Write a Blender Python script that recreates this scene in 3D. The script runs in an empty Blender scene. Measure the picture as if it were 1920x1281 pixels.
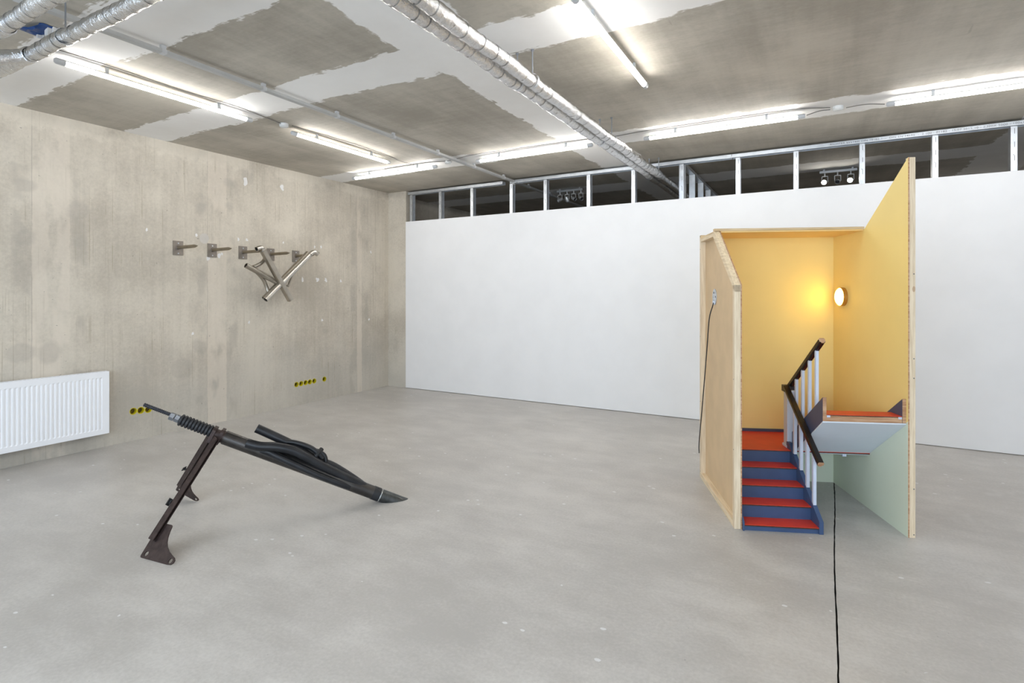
import bpy, math, random
from mathutils import Vector, Matrix
random.seed(7)
S = bpy.context.scene
COL = S.collection
V = Vector

# ------------------------------------------------------------------ camera, world, exposure
cam_data = bpy.data.cameras.new('camera')
cam = bpy.data.objects.new('camera', cam_data)
COL.objects.link(cam)
cam.location = (0, 0, 1.5)
cam.rotation_euler = (math.radians(90), 0, math.radians(29.37))
cam_data.sensor_width = 36
cam_data.lens = 1016 * 36 / 1920
cam_data.shift_y = (550.5 - 640.5) / 1920
cam_data.clip_start = 0.05
S.camera = cam

world = bpy.data.worlds.new('world')
S.world = world
world.use_nodes = True
world.node_tree.nodes['Background'].inputs[0].default_value = (0.70, 0.84, 1.0, 1)
world.node_tree.nodes['Background'].inputs[1].default_value = 4.6

S.view_settings.view_transform = 'Standard'
S.view_settings.look = 'None'
S.view_settings.exposure = 0.56
S.view_settings.gamma = 1.0
S.view_settings.use_curve_mapping = False
S.cycles.max_bounces = 7
S.cycles.diffuse_bounces = 5
S.cycles.glossy_bounces = 3
S.cycles.adaptive_threshold = 0.02
S.cycles.sample_clamp_indirect = 6
TUBE_STRENGTH = 37.0
LAMP_STRENGTH = 15.0

XL, YB, ZC = -6.07, 6.68, 3.13          # left wall, white wall, ceiling
XR, YF, YD = 5.2, -2.6, 11.6            # right wall, window wall, end of the room behind


# ------------------------------------------------------------------ node helper
class NT:
    def __init__(self, name):
        self.m = bpy.data.materials.new(name)
        self.m.use_nodes = True
        self.t = self.m.node_tree
        self.b = self.t.nodes['Principled BSDF']

    def n(self, typ, **kw):
        nd = self.t.nodes.new(typ)
        for k, v in kw.items():
            setattr(nd, k, v)
        return nd

    def put(self, sock, v):
        if hasattr(v, 'is_output') or isinstance(v, bpy.types.NodeSocket):
            self.t.links.new(v, sock)
        else:
            if isinstance(v, (tuple, list)) and len(v) == 3 and sock.type == 'RGBA':
                v = tuple(v) + (1,)
            sock.default_value = v

    def math(self, op, a, b=0.0, c=0.0, clamp=False):
        nd = self.n('ShaderNodeMath', operation=op)
        nd.use_clamp = clamp
        self.put(nd.inputs[0], a)
        self.put(nd.inputs[1], b)
        self.put(nd.inputs[2], c)
        return nd.outputs[0]

    def add(self, a, b): return self.math('ADD', a, b)
    def sub(self, a, b): return self.math('SUBTRACT', a, b)
    def mul(self, a, b): return self.math('MULTIPLY', a, b)
    def mx(self, a, b): return self.math('MAXIMUM', a, b)

    def pos(self, scale=(1, 1, 1), obj=False):
        if obj:
            o = self.n('ShaderNodeTexCoord').outputs['Object']
        else:
            o = self.n('ShaderNodeNewGeometry').outputs['Position']
        mp = self.n('ShaderNodeMapping')
        self.t.links.new(o, mp.inputs[0])
        mp.inputs['Scale'].default_value = scale
        return mp.outputs[0]

    def xyz(self, v):
        s = self.n('ShaderNodeSeparateXYZ')
        self.t.links.new(v, s.inputs[0])
        return s.outputs

    def noise(self, vec, scale, detail=4, rough=0.55):
        nd = self.n('ShaderNodeTexNoise')
        self.t.links.new(vec, nd.inputs['Vector'])
        nd.inputs['Scale'].default_value = scale
        nd.inputs['Detail'].default_value = detail
        nd.inputs['Roughness'].default_value = rough
        return nd.outputs[0]

    def ramp(self, fac, lo, hi, smooth=True):
        nd = self.n('ShaderNodeMapRange')
        nd.interpolation_type = 'SMOOTHSTEP' if smooth else 'LINEAR'
        self.put(nd.inputs[0], fac)
        nd.inputs[1].default_value = lo
        nd.inputs[2].default_value = hi
        return nd.outputs[0]

    def mix(self, fac, a, b, blend='MIX'):
        nd = self.n('ShaderNodeMix')
        nd.data_type = 'RGBA'
        nd.blend_type = blend
        self.put(nd.inputs[0], fac)
        self.put(nd.inputs[6], a)
        self.put(nd.inputs[7], b)
        return nd.outputs[2]

    def bump(self, h, strength=0.3, dist=0.01):
        nd = self.n('ShaderNodeBump')
        nd.inputs['Strength'].default_value = strength
        nd.inputs['Distance'].default_value = dist
        self.t.links.new(h, nd.inputs['Height'])
        self.t.links.new(nd.outputs[0], self.b.inputs['Normal'])

    def base(self, c): self.put(self.b.inputs['Base Color'], c)
    def rough(self, r): self.put(self.b.inputs['Roughness'], r)
    def metal(self, r): self.put(self.b.inputs['Metallic'], r)

    def band(self, coord, lo, hi, soft=60):
        c, h = (lo + hi) / 2, (hi - lo) / 2
        d = self.math('ABSOLUTE', self.sub(coord, c))
        return self.math('MULTIPLY_ADD', self.sub(h, d), soft, 0.5, clamp=True)

    def spot(self, xs, ys, cx, cy, r, soft=30):
        dx = self.sub(xs, cx)
        dy = self.sub(ys, cy)
        d = self.math('SQRT', self.add(self.mul(dx, dx), self.mul(dy, dy)))
        return self.math('MULTIPLY_ADD', self.sub(r, d), soft, 0.5, clamp=True)


def srgb(r, g, b):
    f = lambda c: (c / 255 / 12.92) if c <= 10 else (((c / 255) + 0.055) / 1.055) ** 2.4
    return (f(r), f(g), f(b))


def plain(name, col, rough=0.5, metal=0.0, var=0.06, scale=6, bump=0.0, bscale=60, stretch=(1, 1, 1)):
    k = NT(name)
    p = k.pos(stretch, obj=True)
    n = k.noise(p, scale, 5)
    lo = tuple(c * (1 - var) for c in col)
    hi = tuple(min(1, c * (1 + var)) for c in col)
    k.base(k.mix(k.ramp(n, 0.3, 0.7), lo, hi))
    k.rough(rough)
    k.metal(metal)
    if bump:
        k.bump(k.noise(p, bscale, 3), bump, 0.004)
    return k.m


def emit(name, col, strength):
    k = NT(name)
    k.base((0.9, 0.9, 0.9))
    k.put(k.b.inputs['Emission Color'], col)
    k.b.inputs['Emission Strength'].default_value = strength
    return k.m


M = {}


def mat_ceiling():
    k = NT('ceiling_concrete')
    p = k.pos()
    n1 = k.sub(k.noise(p, 1.3, 3), 0.5)
    n2 = k.sub(k.noise(p, 9, 3, 0.7), 0.5)
    x, y, z = k.xyz(p)
    streak = k.sub(k.noise(k.pos((2.0, 14, 1)), 3, 3), 0.5)
    streaky = k.sub(k.noise(k.pos((14, 2.0, 1)), 3, 3), 0.5)
    dy = k.add(k.add(y, k.mul(n1, 0.20)), k.add(k.mul(n2, 0.10), k.mul(streak, 0.11)))
    dx = k.add(k.add(x, k.mul(n1, 0.20)), k.add(k.mul(n2, 0.10), k.mul(streaky, 0.08)))
    mask = None
    for lo, hi in ((1.53, 1.99), (2.80, 3.23), (5.27, 5.72), (7.72, 8.3), (10.2, 10.7), (-0.4, 0.1)):
        b = k.band(dy, lo, hi)
        mask = b if mask is None else k.mx(mask, b)
    for lo, hi in ((-2.41, -1.84), (1.66, 2.3)):
        mask = k.mx(mask, k.band(dx, lo, hi))
    big = k.noise(p, 1.1, 5, 0.62)
    st = k.noise(k.pos((1.2, 9, 1)), 2.2, 4, 0.65)
    st2 = k.noise(k.pos((5, 0.25, 1)), 1.6, 3, 0.6)
    fine = k.noise(p, 45, 2)
    tone = k.add(k.add(k.mul(big, 0.85), k.mul(st, 0.20)), k.add(k.mul(st2, 0.28), k.mul(fine, 0.12)))
    conc = k.mix(k.ramp(tone, 0.5, 0.95), srgb(156, 149, 137), srgb(192, 185, 172))
    rust = k.ramp(k.noise(k.pos((3, 9, 1)), 1.4, 4, 0.7), 0.69, 0.80)
    conc = k.mix(k.mul(rust, 0.25), conc, srgb(130, 103, 70))
    dark = k.ramp(k.noise(k.pos((9, 1.6, 1)), 1.1, 3, 0.75), 0.70, 0.76)
    conc = k.mix(k.mul(dark, 0.3), conc, srgb(122, 116, 108))
    pl = k.mix(k.ramp(big, 0.3, 0.7), srgb(230, 227, 223), srgb(239, 237, 234))
    k.base(k.mix(mask, conc, pl))
    k.rough(0.8)
    k.bump(fine, 0.12, 0.003)
    return k.m


def mat_wall():
    k = NT('wall_concrete')
    p = k.pos()
    x, y, z = k.xyz(p)
    n1 = k.sub(k.noise(p, 2.0, 2), 0.5)
    n2 = k.sub(k.noise(p, 11, 3, 0.7), 0.5)
    dist = k.add(k.mul(n1, 0.10), k.mul(n2, 0.035))
    ys = k.add(y, dist)
    zs = k.add(z, k.add(k.mul(n1, 0.3), k.mul(n2, 0.05)))
    cloud = k.noise(p, 1.1, 5, 0.6)
    fine = k.noise(p, 38, 2, 0.7)
    vst = k.noise(k.pos((1, 7, 0.35)), 2.6, 4, 0.6)
    tone = k.add(k.add(k.mul(cloud, 0.75), k.mul(vst, 0.18)), k.mul(fine, 0.22))
    c = k.mix(k.ramp(tone, 0.40, 0.74), srgb(176, 167, 153), srgb(208, 199, 184))
    # cooler and greyer towards the bottom
    low = k.ramp(k.add(z, k.mul(n1, 1.2)), 1.2, 0.1)
    c = k.mix(k.mul(low, 0.45), c, srgb(172, 170, 163))
    # plastered formwork joints
    jn = k.noise(k.pos((1, 3, 1.2)), 1.3, 3)
    jn2 = k.noise(k.pos((1, 2, 1.7)), 1.6, 2)
    for lo, hi, zt in ((2.10, 2.38, 0.4), (3.69, 3.92, 0.2), (6.0, 6.1, 2.2)):
        m = k.band(k.add(y, k.mul(n2, 0.03)), lo, hi, 90)
        m = k.mul(m, k.ramp(jn, 0.40, 0.50))
        c = k.mix(k.mul(m, 0.5), c, srgb(218, 207, 192))
        e = k.band(ys, hi + 0.03, hi + 0.13, 25)
        e = k.mul(e, k.ramp(jn2, 0.48, 0.60))
        c = k.mix(k.mul(e, 0.45), c, srgb(164, 157, 146))
        e = k.band(ys, lo - 0.14, lo - 0.02, 25)
        e = k.mul(e, k.ramp(jn2, 0.52, 0.42))
        c = k.mix(k.mul(e, 0.4), c, srgb(164, 157, 146))
        ln = k.mul(k.band(k.add(y, k.mul(n2, 0.006)), lo - 0.003, lo + 0.003, 400), k.ramp(cloud, 0.4, 0.55))
        c = k.mix(k.mul(ln, 0.3), c, srgb(110, 100, 90))
    # thin drip lines
    dl = k.noise(k.pos((1, 26, 0.22)), 2.2, 3, 0.6)
    rg = k.mul(k.ramp(dl, 0.60, 0.66), k.ramp(jn2, 0.45, 0.6))
    c = k.mix(k.mul(rg, 0.36), c, srgb(142, 130, 104))
    # grey filler dabs
    for cy, cz, r in ((2.05, 2.44, 0.09), (2.45, 2.28, 0.10), (2.46, 1.98, 0.06), (2.04, 1.95, 0.08), (2.02, 0.98, 0.12),
                      (2.22, 0.95, 0.1), (3.94, 2.78, 0.075), (3.95, 2.52, 0.06), (3.63, 2.5, 0.07), (3.62, 0.95, 0.10), (5.4, 1.0, 0.05), (4.2, 2.95, 0.1),
                      (3.42, 0.7, 0.14)):
        c = k.mix(k.mul(k.spot(ys, zs, cy, cz, r * 0.85), 0.36), c, srgb(164, 157, 147))
    # rough strip under the ceiling
    top = k.mul(k.ramp(k.add(z, k.mul(n2, 0.25)), 2.96, 3.03), k.ramp(cloud, 0.42, 0.56))
    c = k.mix(k.mul(top, 0.5), c, srgb(222, 213, 198))
    pin = k.ramp(k.noise(p, 30, 2, 0.5), 0.72, 0.76)
    c = k.mix(k.mul(pin, 0.5), c, srgb(112, 106, 96))
    k.base(c)
    k.rough(0.85)
    k.bump(fine, 0.25, 0.004)
    return k.m


def mat_floor():
    k = NT('floor_screed')
    p = k.pos()
    cloud = k.noise(p, 0.7, 4, 0.6)
    mid = k.noise(k.pos((1.0, 2.0, 1)), 2.4, 5, 0.65)
    fine = k.noise(p, 60, 2, 0.6)
    tone = k.add(k.add(k.mul(cloud, 0.5), k.mul(mid, 0.35)), k.mul(fine, 0.2))
    c = k.mix(k.ramp(tone, 0.40, 0.68), srgb(171, 167, 162), srgb(199, 195, 190))
    x, y, z = k.xyz(p)
    # white paint flecks
    v = k.n('ShaderNodeTexVoronoi')
    v.inputs['Scale'].default_value = 6.5
    k.t.links.new(k.pos((1, 1.5, 1)), v.inputs['Vector'])
    wob = k.mul(k.sub(k.noise(p, 40, 3), 0.5), 0.10)
    fl = k.math('LESS_THAN', k.add(v.outputs['Distance'], wob), 0.085)
    sel = k.math('GREATER_THAN', k.noise(p, 1.6, 3), 0.51)
    c = k.mix(k.mul(k.mul(fl, sel), 0.75), c, srgb(222, 222, 222))
    v2 = k.n('ShaderNodeTexVoronoi')
    v2.inputs['Scale'].default_value = 9.0
    k.t.links.new(k.pos((1.2, 1, 1)), v2.inputs['Vector'])
    sp = k.math('LESS_THAN', k.add(v2.outputs['Distance'], wob), 0.03)
    c = k.mix(k.mul(sp, 0.4), c, srgb(118, 114, 110))
    # dusty scuffs on the right
    sc = k.mul(k.ramp(k.noise(k.pos((1.6, 1.0, 1)), 2.0, 3, 0.7), 0.52, 0.68), k.ramp(x, 0.1, 0.9))
    c = k.mix(k.mul(sc, 0.35), c, srgb(200, 197, 193))
    k.base(c)
    k.rough(k.add(0.28, k.mul(mid, 0.25)))
    k.bump(fine, 0.05, 0.002)
    return k.m


def mat_wood(name, a, b, axis, knots=True):
    k = NT(name)
    st = [9, 9, 9]
    st[axis] = 0.5
    p = k.pos(tuple(st), obj=True)
    g = k.noise(p, 9, 4, 0.6)
    c = k.mix(k.ramp(g, 0.35, 0.65), a, b)
    if knots:
        v = k.n('ShaderNodeTexVoronoi')
        v.inputs['Scale'].default_value = 4.0
        sk = [2.2, 2.2, 2.2]
        sk[axis] = 1.0
        k.t.links.new(k.pos(tuple(sk), obj=True), v.inputs['Vector'])
        kn = k.math('LESS_THAN', k.add(v.outputs['Distance'], k.mul(k.sub(g, 0.5), 0.05)), 0.075)
        c = k.mix(k.mul(kn, 0.55), c, srgb(150, 104, 62))
    k.base(c)
    k.rough(0.65)
    k.bump(g, 0.15, 0.003)
    return k.m


def mat_foil():
    k = NT('aluminium_foil')
    p = k.pos()
    n = k.noise(p, 26, 5, 0.65)
    n2 = k.noise(p, 90, 3, 0.6)
    k.base(k.mix(n, (0.66, 0.66, 0.67), (0.9, 0.9, 0.9)))
    k.rough(0.2)
    k.metal(0.97)
    k.bump(k.add(n, k.mul(n2, 0.4)), 0.7, 0.015)
    return k.m


def mat_paint_wall(name, upper):
    k = NT(name)
    p = k.pos(obj=True)
    n = k.noise(p, 3, 4)
    roll = k.noise(p, 160, 2)
    k.base(k.mix(k.ramp(n, 0.3, 0.7), tuple(c * 0.97 for c in upper), upper))
    k.rough(0.55)
    k.bump(roll, 0.08, 0.002)
    return k.m


M['ceiling'] = mat_ceiling()
M['concrete'] = mat_wall()
M['floor'] = mat_floor()
M['white_wall'] = mat_paint_wall('white_wall_paint', srgb(232, 231, 231))
M['joint'] = plain('joint_filler', srgb(45, 43, 42), 0.9)
M['foil'] = mat_foil()
M['foil_dark'] = plain('foil_seam', srgb(136, 134, 130), 0.4, 0.9)
M['galv'] = plain('galvanised_steel', srgb(205, 208, 212), 0.38, 0.75, 0.08, 14)
M['galv_dark'] = plain('galvanised_rod', srgb(150, 153, 158), 0.4, 0.8)
M['slot'] = plain('punched_slot', srgb(90, 92, 95), 0.6)
M['ink'] = plain('printed_ink', srgb(105, 106, 110), 0.7)
M['plastic'] = plain('grey_plastic', srgb(196, 197, 198), 0.4)
M['plastic_white'] = plain('white_plastic', srgb(224, 224, 222), 0.4)
M['cable'] = plain('grey_cable', srgb(120, 116, 110), 0.6)
M['black_cable'] = plain('black_cable', srgb(38, 37, 38), 0.5)
M['trunk'] = plain('trunking_grey', srgb(176, 176, 174), 0.5)
M['tube'] = emit('lit_tube', (1.0, 0.985, 0.955), TUBE_STRENGTH)
M['radiator'] = plain('radiator_enamel', srgb(238, 239, 242), 0.25, 0, 0.01)
M['spot_body'] = plain('spot_body', srgb(185, 185, 184), 0.35, 0.6)
M['spot_lit'] = emit('spot_lit', (1.0, 0.95, 0.86), 110)
M['lens'] = plain('spot_lens', srgb(60, 60, 62), 0.15, 0.5)
M['plaster'] = plain('white_filler', srgb(226, 224, 222), 0.8)
M['plaster_grey'] = plain('grey_filler', srgb(196, 190, 182), 0.8)
M['yellow_plastic'] = plain('yellow_plastic', srgb(205, 190, 30), 0.4)
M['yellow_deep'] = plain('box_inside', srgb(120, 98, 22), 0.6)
M['blue_sheet'] = plain('blue_film', srgb(28, 66, 124), 0.35, 0, 0.3, 12, 0.5, 40)
M['iron'] = plain('rusty_iron', srgb(66, 54, 51), 0.5, 0.55, 0.25, 30, 0.25, 90)
M['blacksteel'] = plain('black_steel', srgb(33, 34, 37), 0.36, 0.3, 0.3, 12, 0.12, 70)
M['tube_steel'] = plain('mill_steel', srgb(72, 69, 67), 0.34, 0.75, 0.3, 7, 0.12, 50, (1, 1, 1))
M['tip_steel'] = plain('ground_steel', srgb(86, 88, 88), 0.3, 0.85, 0.25, 20)
M['weld'] = plain('weld_bead', srgb(190, 190, 188), 0.35, 0.9, 0.2, 80, 0.6, 120)
M['rubber'] = plain('black_rubber', srgb(30, 31, 34), 0.5, 0, 0.2)
M['nut'] = plain('zinc_nut', srgb(140, 145, 152), 0.35, 0.85)
M['rod'] = plain('threaded_rod', srgb(66, 68, 74), 0.4, 0.8)
M['steel'] = plain('brushed_stainless', srgb(200, 195, 187), 0.32, 1.0, 0.10, 5)
M['steel_matt'] = plain('satin_stainless', srgb(170, 163, 152), 0.36, 1.0, 0.10, 8)
M['peg_plate'] = plain('raw_plate', srgb(140, 132, 124), 0.5, 0.7, 0.1, 12)
M['peg_rod'] = plain('raw_rod', srgb(140, 129, 110), 0.42, 0.75, 0.1, 12)
M['brass'] = plain('brass', srgb(198, 156, 92), 0.3, 0.9)
M['yellow'] = mat_paint_wall('yellow_paint', srgb(243, 218, 142))
M['green'] = mat_paint_wall('green_paint', srgb(222, 228, 206))
M['box_top'] = mat_paint_wall('cream_paint', srgb(240, 206, 140))
M['mdf'] = plain('hardboard', srgb(208, 180, 142), 0.7, 0, 0.05, 5, 0.1, 120)
M['pine_v'] = mat_wood('pine_upright', srgb(228, 210, 182), srgb(208, 187, 156), 2)
M['pine_h'] = mat_wood('pine_rail', srgb(232, 212, 180), srgb(212, 190, 156), 1)
M['pine_x'] = mat_wood('pine_cross', srgb(214, 190, 152), srgb(190, 164, 126), 0)
M['raw_wood'] = mat_wood('raw_board_end', srgb(196, 160, 126), srgb(158, 112, 76), 0, False)
M['red'] = plain('red_linoleum', srgb(212, 60, 34), 0.42, 0, 0.06, 10)
M['tread_edge'] = plain('tread_edge', srgb(66, 40, 28), 0.5, 0, 0.3, 40)
M['blue'] = plain('blue_paint', srgb(58, 79, 114), 0.38, 0, 0.06, 8, 0.05)
M['blue_dark'] = plain('slate_paint', srgb(70, 76, 100), 0.4, 0, 0.05)
M['soffit'] = plain('pale_soffit', srgb(208, 215, 223), 0.55, 0, 0.02)
M['baluster'] = plain('pale_baluster', srgb(196, 204, 220), 0.45, 0, 0.02)
M['rail'] = plain('dark_handrail', srgb(26, 19, 17), 0.34, 0, 0.2)
M['opal'] = emit('opal_glass', (1.0, 0.62, 0.09), LAMP_STRENGTH)


# ------------------------------------------------------------------ mesh helper
class MB:
    def __init__(self):
        self.v, self.f, self.mi = [], [], []

    def face(self, idx, mi=0):
        self.f.append(idx)
        self.mi.append(mi)

    def box(self, x0, x1, y0, y1, z0, z1, mi=0):
        n = len(self.v)
        self.v += [V((x, y, z)) for z in (z0, z1) for y in (y0, y1) for x in (x0, x1)]
        for q in ((0, 2, 3, 1), (4, 5, 7, 6), (0, 1, 5, 4), (2, 6, 7, 3), (0, 4, 6, 2), (1, 3, 7, 5)):
            self.face([n + i for i in q], mi)
        return self

    def prism(self, pts, frame, d0, d1, mi=(0, 0, 0)):
        """pts: 2D outline; frame(p, q, d) -> point; d0, d1: depth range; mi: (cap at d0, cap at d1, sides)"""
        n, k = len(self.v), len(pts)
        self.v += [V(frame(p, q, d0)) for p, q in pts] + [V(frame(p, q, d1)) for p, q in pts]
        self.face([n + i for i in range(k)], mi[0])
        self.face([n + k + i for i in reversed(range(k))], mi[1])
        for i in range(k):
            j = (i + 1) % k
            self.face([n + i, n + k + i, n + k + j, n + j], mi[2])
        return self

    def bar(self, p0, p1, w, h, up=(0, 0, 1), mi=0):
        """rectangular bar; w across (side), h along up"""
        p0, p1 = V(p0), V(p1)
        d = (p1 - p0).normalized()
        s = d.cross(V(up)).normalized()
        u = s.cross(d).normalized()
        n = len(self.v)
        for p in (p0, p1):
            for a, b in ((-1, -1), (1, -1), (1, 1), (-1, 1)):
                self.v.append(p + s * a * w / 2 + u * b * h / 2)
        for q in ((0, 1, 2, 3), (7, 6, 5, 4), (0, 4, 5, 1), (1, 5, 6, 2), (2, 6, 7, 3), (3, 7, 4, 0)):
            self.face([n + i for i in q], mi)
        return self

    def tube(self, path, rad, seg=16, caps=True, mi=0, cap_mi=None):
        path = [V(p) for p in path]
        k = len(path)
        rads = rad if isinstance(rad, (list, tuple)) else [rad] * k
        tan = []
        for i in range(k):
            a = path[max(0, i - 1)]
            b = path[min(k - 1, i + 1)]
            tan.append((b - a).normalized())
        up = V((0, 0, 1)) if abs(tan[0].z) < 0.9 else V((1, 0, 0))
        s = tan[0].cross(up).normalized()
        n = len(self.v)
        for i in range(k):
            s = (s - tan[i] * s.dot(tan[i])).normalized()
            u = s.cross(tan[i]).normalized()
            for j in range(seg):
                a = 2 * math.pi * j / seg
                self.v.append(path[i] + (s * math.cos(a) + u * math.sin(a)) * rads[i])
        for i in range(k - 1):
            for j in range(seg):
                jj = (j + 1) % seg
                self.face([n + i * seg + j, n + (i + 1) * seg + j, n + (i + 1) * seg + jj, n + i * seg + jj], mi)
        if caps:
            cm = mi if cap_mi is None else cap_mi
            self.face([n + j for j in range(seg)], cm)
            self.face([n + (k - 1) * seg + j for j in reversed(range(seg))], cm)
        return self

    def lathe(self, prof, origin, axis, seg=24, mi=0):
        """prof: list of (along, radius)"""
        axis = V(axis).normalized()
        up = V((0, 0, 1)) if abs(axis.z) < 0.9 else V((1, 0, 0))
        s = axis.cross(up).normalized()
        u = s.cross(axis)
        n = len(self.v)
        for a, r in prof:
            for j in range(seg):
                t = 2 * math.pi * j / seg
                self.v.append(V(origin) + axis * a + (s * math.cos(t) + u * math.sin(t)) * max(r, 1e-5))
        for i in range(len(prof) - 1):
            for j in range(seg):
                jj = (j + 1) % seg
                self.face([n + i * seg + j, n + i * seg + jj, n + (i + 1) * seg + jj, n + (i + 1) * seg + j], mi)
        return self

    def build(self, name, mats, parent=None, smooth=False, bevel=0.0):
        me = bpy.data.meshes.new(name)
        me.from_pydata([tuple(v) for v in self.v], [], self.f)
        mats = mats if isinstance(mats, (list, tuple)) else [mats]
        for m in mats:
            me.materials.append(M[m])
        me.polygons.foreach_set('material_index', self.mi)
        import bmesh
        bm = bmesh.new()
        bm.from_mesh(me)
        bmesh.ops.recalc_face_normals(bm, faces=bm.faces)
        bm.to_mesh(me)
        bm.free()
        if smooth:
            me.polygons.foreach_set('use_smooth', [True] * len(me.polygons))
            me.set_sharp_from_angle(angle=math.radians(40))
        me.update()
        o = bpy.data.objects.new(name, me)
        COL.objects.link(o)
        if parent:
            o.parent = parent
        if bevel:
            b = o.modifiers.new('bevel', 'BEVEL')
            b.width = bevel
            b.segments = 2
            b.limit_method = 'ANGLE'
        return o


def tag(o, label, cat, group=None):
    o['label'] = label
    o['category'] = cat
    if group:
        o['group'] = group
    return o


def thing(name, label, cat, loc=(0, 0, 0), rz=0.0, group=None):
    o = bpy.data.objects.new(name, None)
    COL.objects.link(o)
    o.empty_display_size = 0.1
    o.location = loc
    o.rotation_euler = (0, 0, rz)
    return tag(o, label, cat, group)


def struct(o):
    o['kind'] = 'structure'
    return o


def smooth_path(pts, n=6):
    """Catmull-Rom through pts"""
    pts = [V(p) for p in pts]
    P = [pts[0] * 2 - pts[1]] + pts + [pts[-1] * 2 - pts[-2]]
    out = []
    for i in range(1, len(P) - 2):
        for j in range(n):
            t = j / n
            a, b, c, d = P[i - 1], P[i], P[i + 1], P[i + 2]
            out.append(0.5 * ((2 * b) + (c - a) * t + (2 * a - 5 * b + 4 * c - d) * t * t + (3 * b - a - 3 * c + d) * t ** 3))
    out.append(pts[-1])
    return out


# ------------------------------------------------------------------ room shell
# floor: two slabs with an open saw-cut joint between them
mb = MB()
ys = []
y = YF
while y < YD:
    ys.append(y)
    y += 0.045
ys.append(YD)
L1, R1 = [], []
for y in ys:
    jx = 0.022 + 0.019 * y + 0.004 * math.sin(y * 3.1)
    L1.append(jx - 0.0034 + random.uniform(-0.0012, 0.0012))
    R1.append(jx + 0.0034 + random.uniform(-0.0012, 0.0012))
n = len(ys)
for i, y in enumerate(ys):
    mb.v += [V((XL - 0.3, y, 0)), V((L1[i], y, 0)), V((L1[i], y, -0.02)), V((R1[i], y, -0.02)), V((R1[i], y, 0)), V((XR + 0.3, y, 0))]
for i in range(n - 1):
    a, b = i * 6, (i + 1) * 6
    for j, m in ((0, 0), (1, 1), (2, 1), (3, 1), (4, 0)):
        mb.face([a + j, a + j + 1, b + j + 1, b + j], m)
struct(mb.build('floor', ['floor', 'joint']))

struct(MB().box(XL - 0.3, XR + 0.3, YF - 0.3, YD + 0.3, ZC, ZC + 0.3).build('ceiling', 'ceiling'))

# concrete wall with drilled holes for the socket boxes
SOCK_Y = [2.919, 2.989, 3.061, 4.905, 4.98, 5.055, 5.125, 5.198, 5.375]
SOCK_Z = [0.300, 0.296, 0.292, 0.281, 0.283, 0.285, 0.286, 0.288, 0.290]
wall = MB().box(XL - 0.3, XL, YF - 0.3, YD + 0.3, -0.05, ZC).build('wall_left', 'concrete')
cut = MB()
for sy, sz in zip(SOCK_Y, SOCK_Z):
    cut.tube([(XL - 0.05, sy, sz), (XL + 0.05, sy, sz)], 0.033, 20)
cutter = cut.build('cutter', 'concrete')
bo = wall.modifiers.new('holes', 'BOOLEAN')
bo.object = cutter
bo.solver = 'EXACT'
dg = bpy.context.evaluated_depsgraph_get()
newme = bpy.data.meshes.new_from_object(wall.evaluated_get(dg))
wall.modifiers.clear()
wall.data = newme
bpy.data.objects.remove(cutter)
struct(wall)
SPOTS = [(4.16, 2.861, .045), (4.682, 2.872, .04), (3.561, 2.155, .018), (4.07, 2.152, .022), (4.182, 2.155, .02), (5.206, 2.147, .02),
         (5.318, 2.155, .02), (6.29, 2.147, .022), (5.001, 1.691, .03), (5.252, 1.69, .035), (5.403, 1.693, .032), (5.679, 1.683, .025),
         (5.336, 1.128, .022), (4.21, 1.15, .018), (3.045, 2.162, .016), (3.52, 1.051, .018), (3.705, 1.905, .03), (3.83, 1.945, .03), (3.86, 1.965, .018),
         (4.70, 2.165, .015), (6.25, 1.1, .02)]
for i, (sy, sz, r) in enumerate(SPOTS):
    pts = []
    for j in range(11):
        a = 2 * math.pi * j / 11
        rr = r * random.uniform(0.5, 1.2)
        pts.append((rr * math.cos(a) * 0.8, rr * math.sin(a) * 1.1))
    MB().prism(pts, lambda p, q, d: (XL + d, sy + p, sz + q), -0.004, 0.0015).build('filler_dab', 'plaster', wall)
MB().prism([(0.055 * math.cos(a * .5), 0.06 * math.sin(a * .5)) for a in range(12)], lambda p, q, d: (XL + d, 3.653 + p, 2.125 + q), -0.004, 0.001).build('filler_dab', 'plaster_grey', wall)

struct(MB().box(XL, -5.70, YB + 0.008, YB + 0.2, 0, ZC).build('wall_pier', 'concrete'))
struct(MB().box(-5.70, XR, YB, YB + 0.0125, 0.006, 2.64).build('wall_back', 'white_wall'))
struct(MB().box(XR, XR + 0.2, YF, YD, 0, ZC).build('wall_right', 'white_wall'))
struct(MB().box(XL, XR, YD, YD + 0.2, 0, ZC).build('wall_far', 'concrete'))
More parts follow.
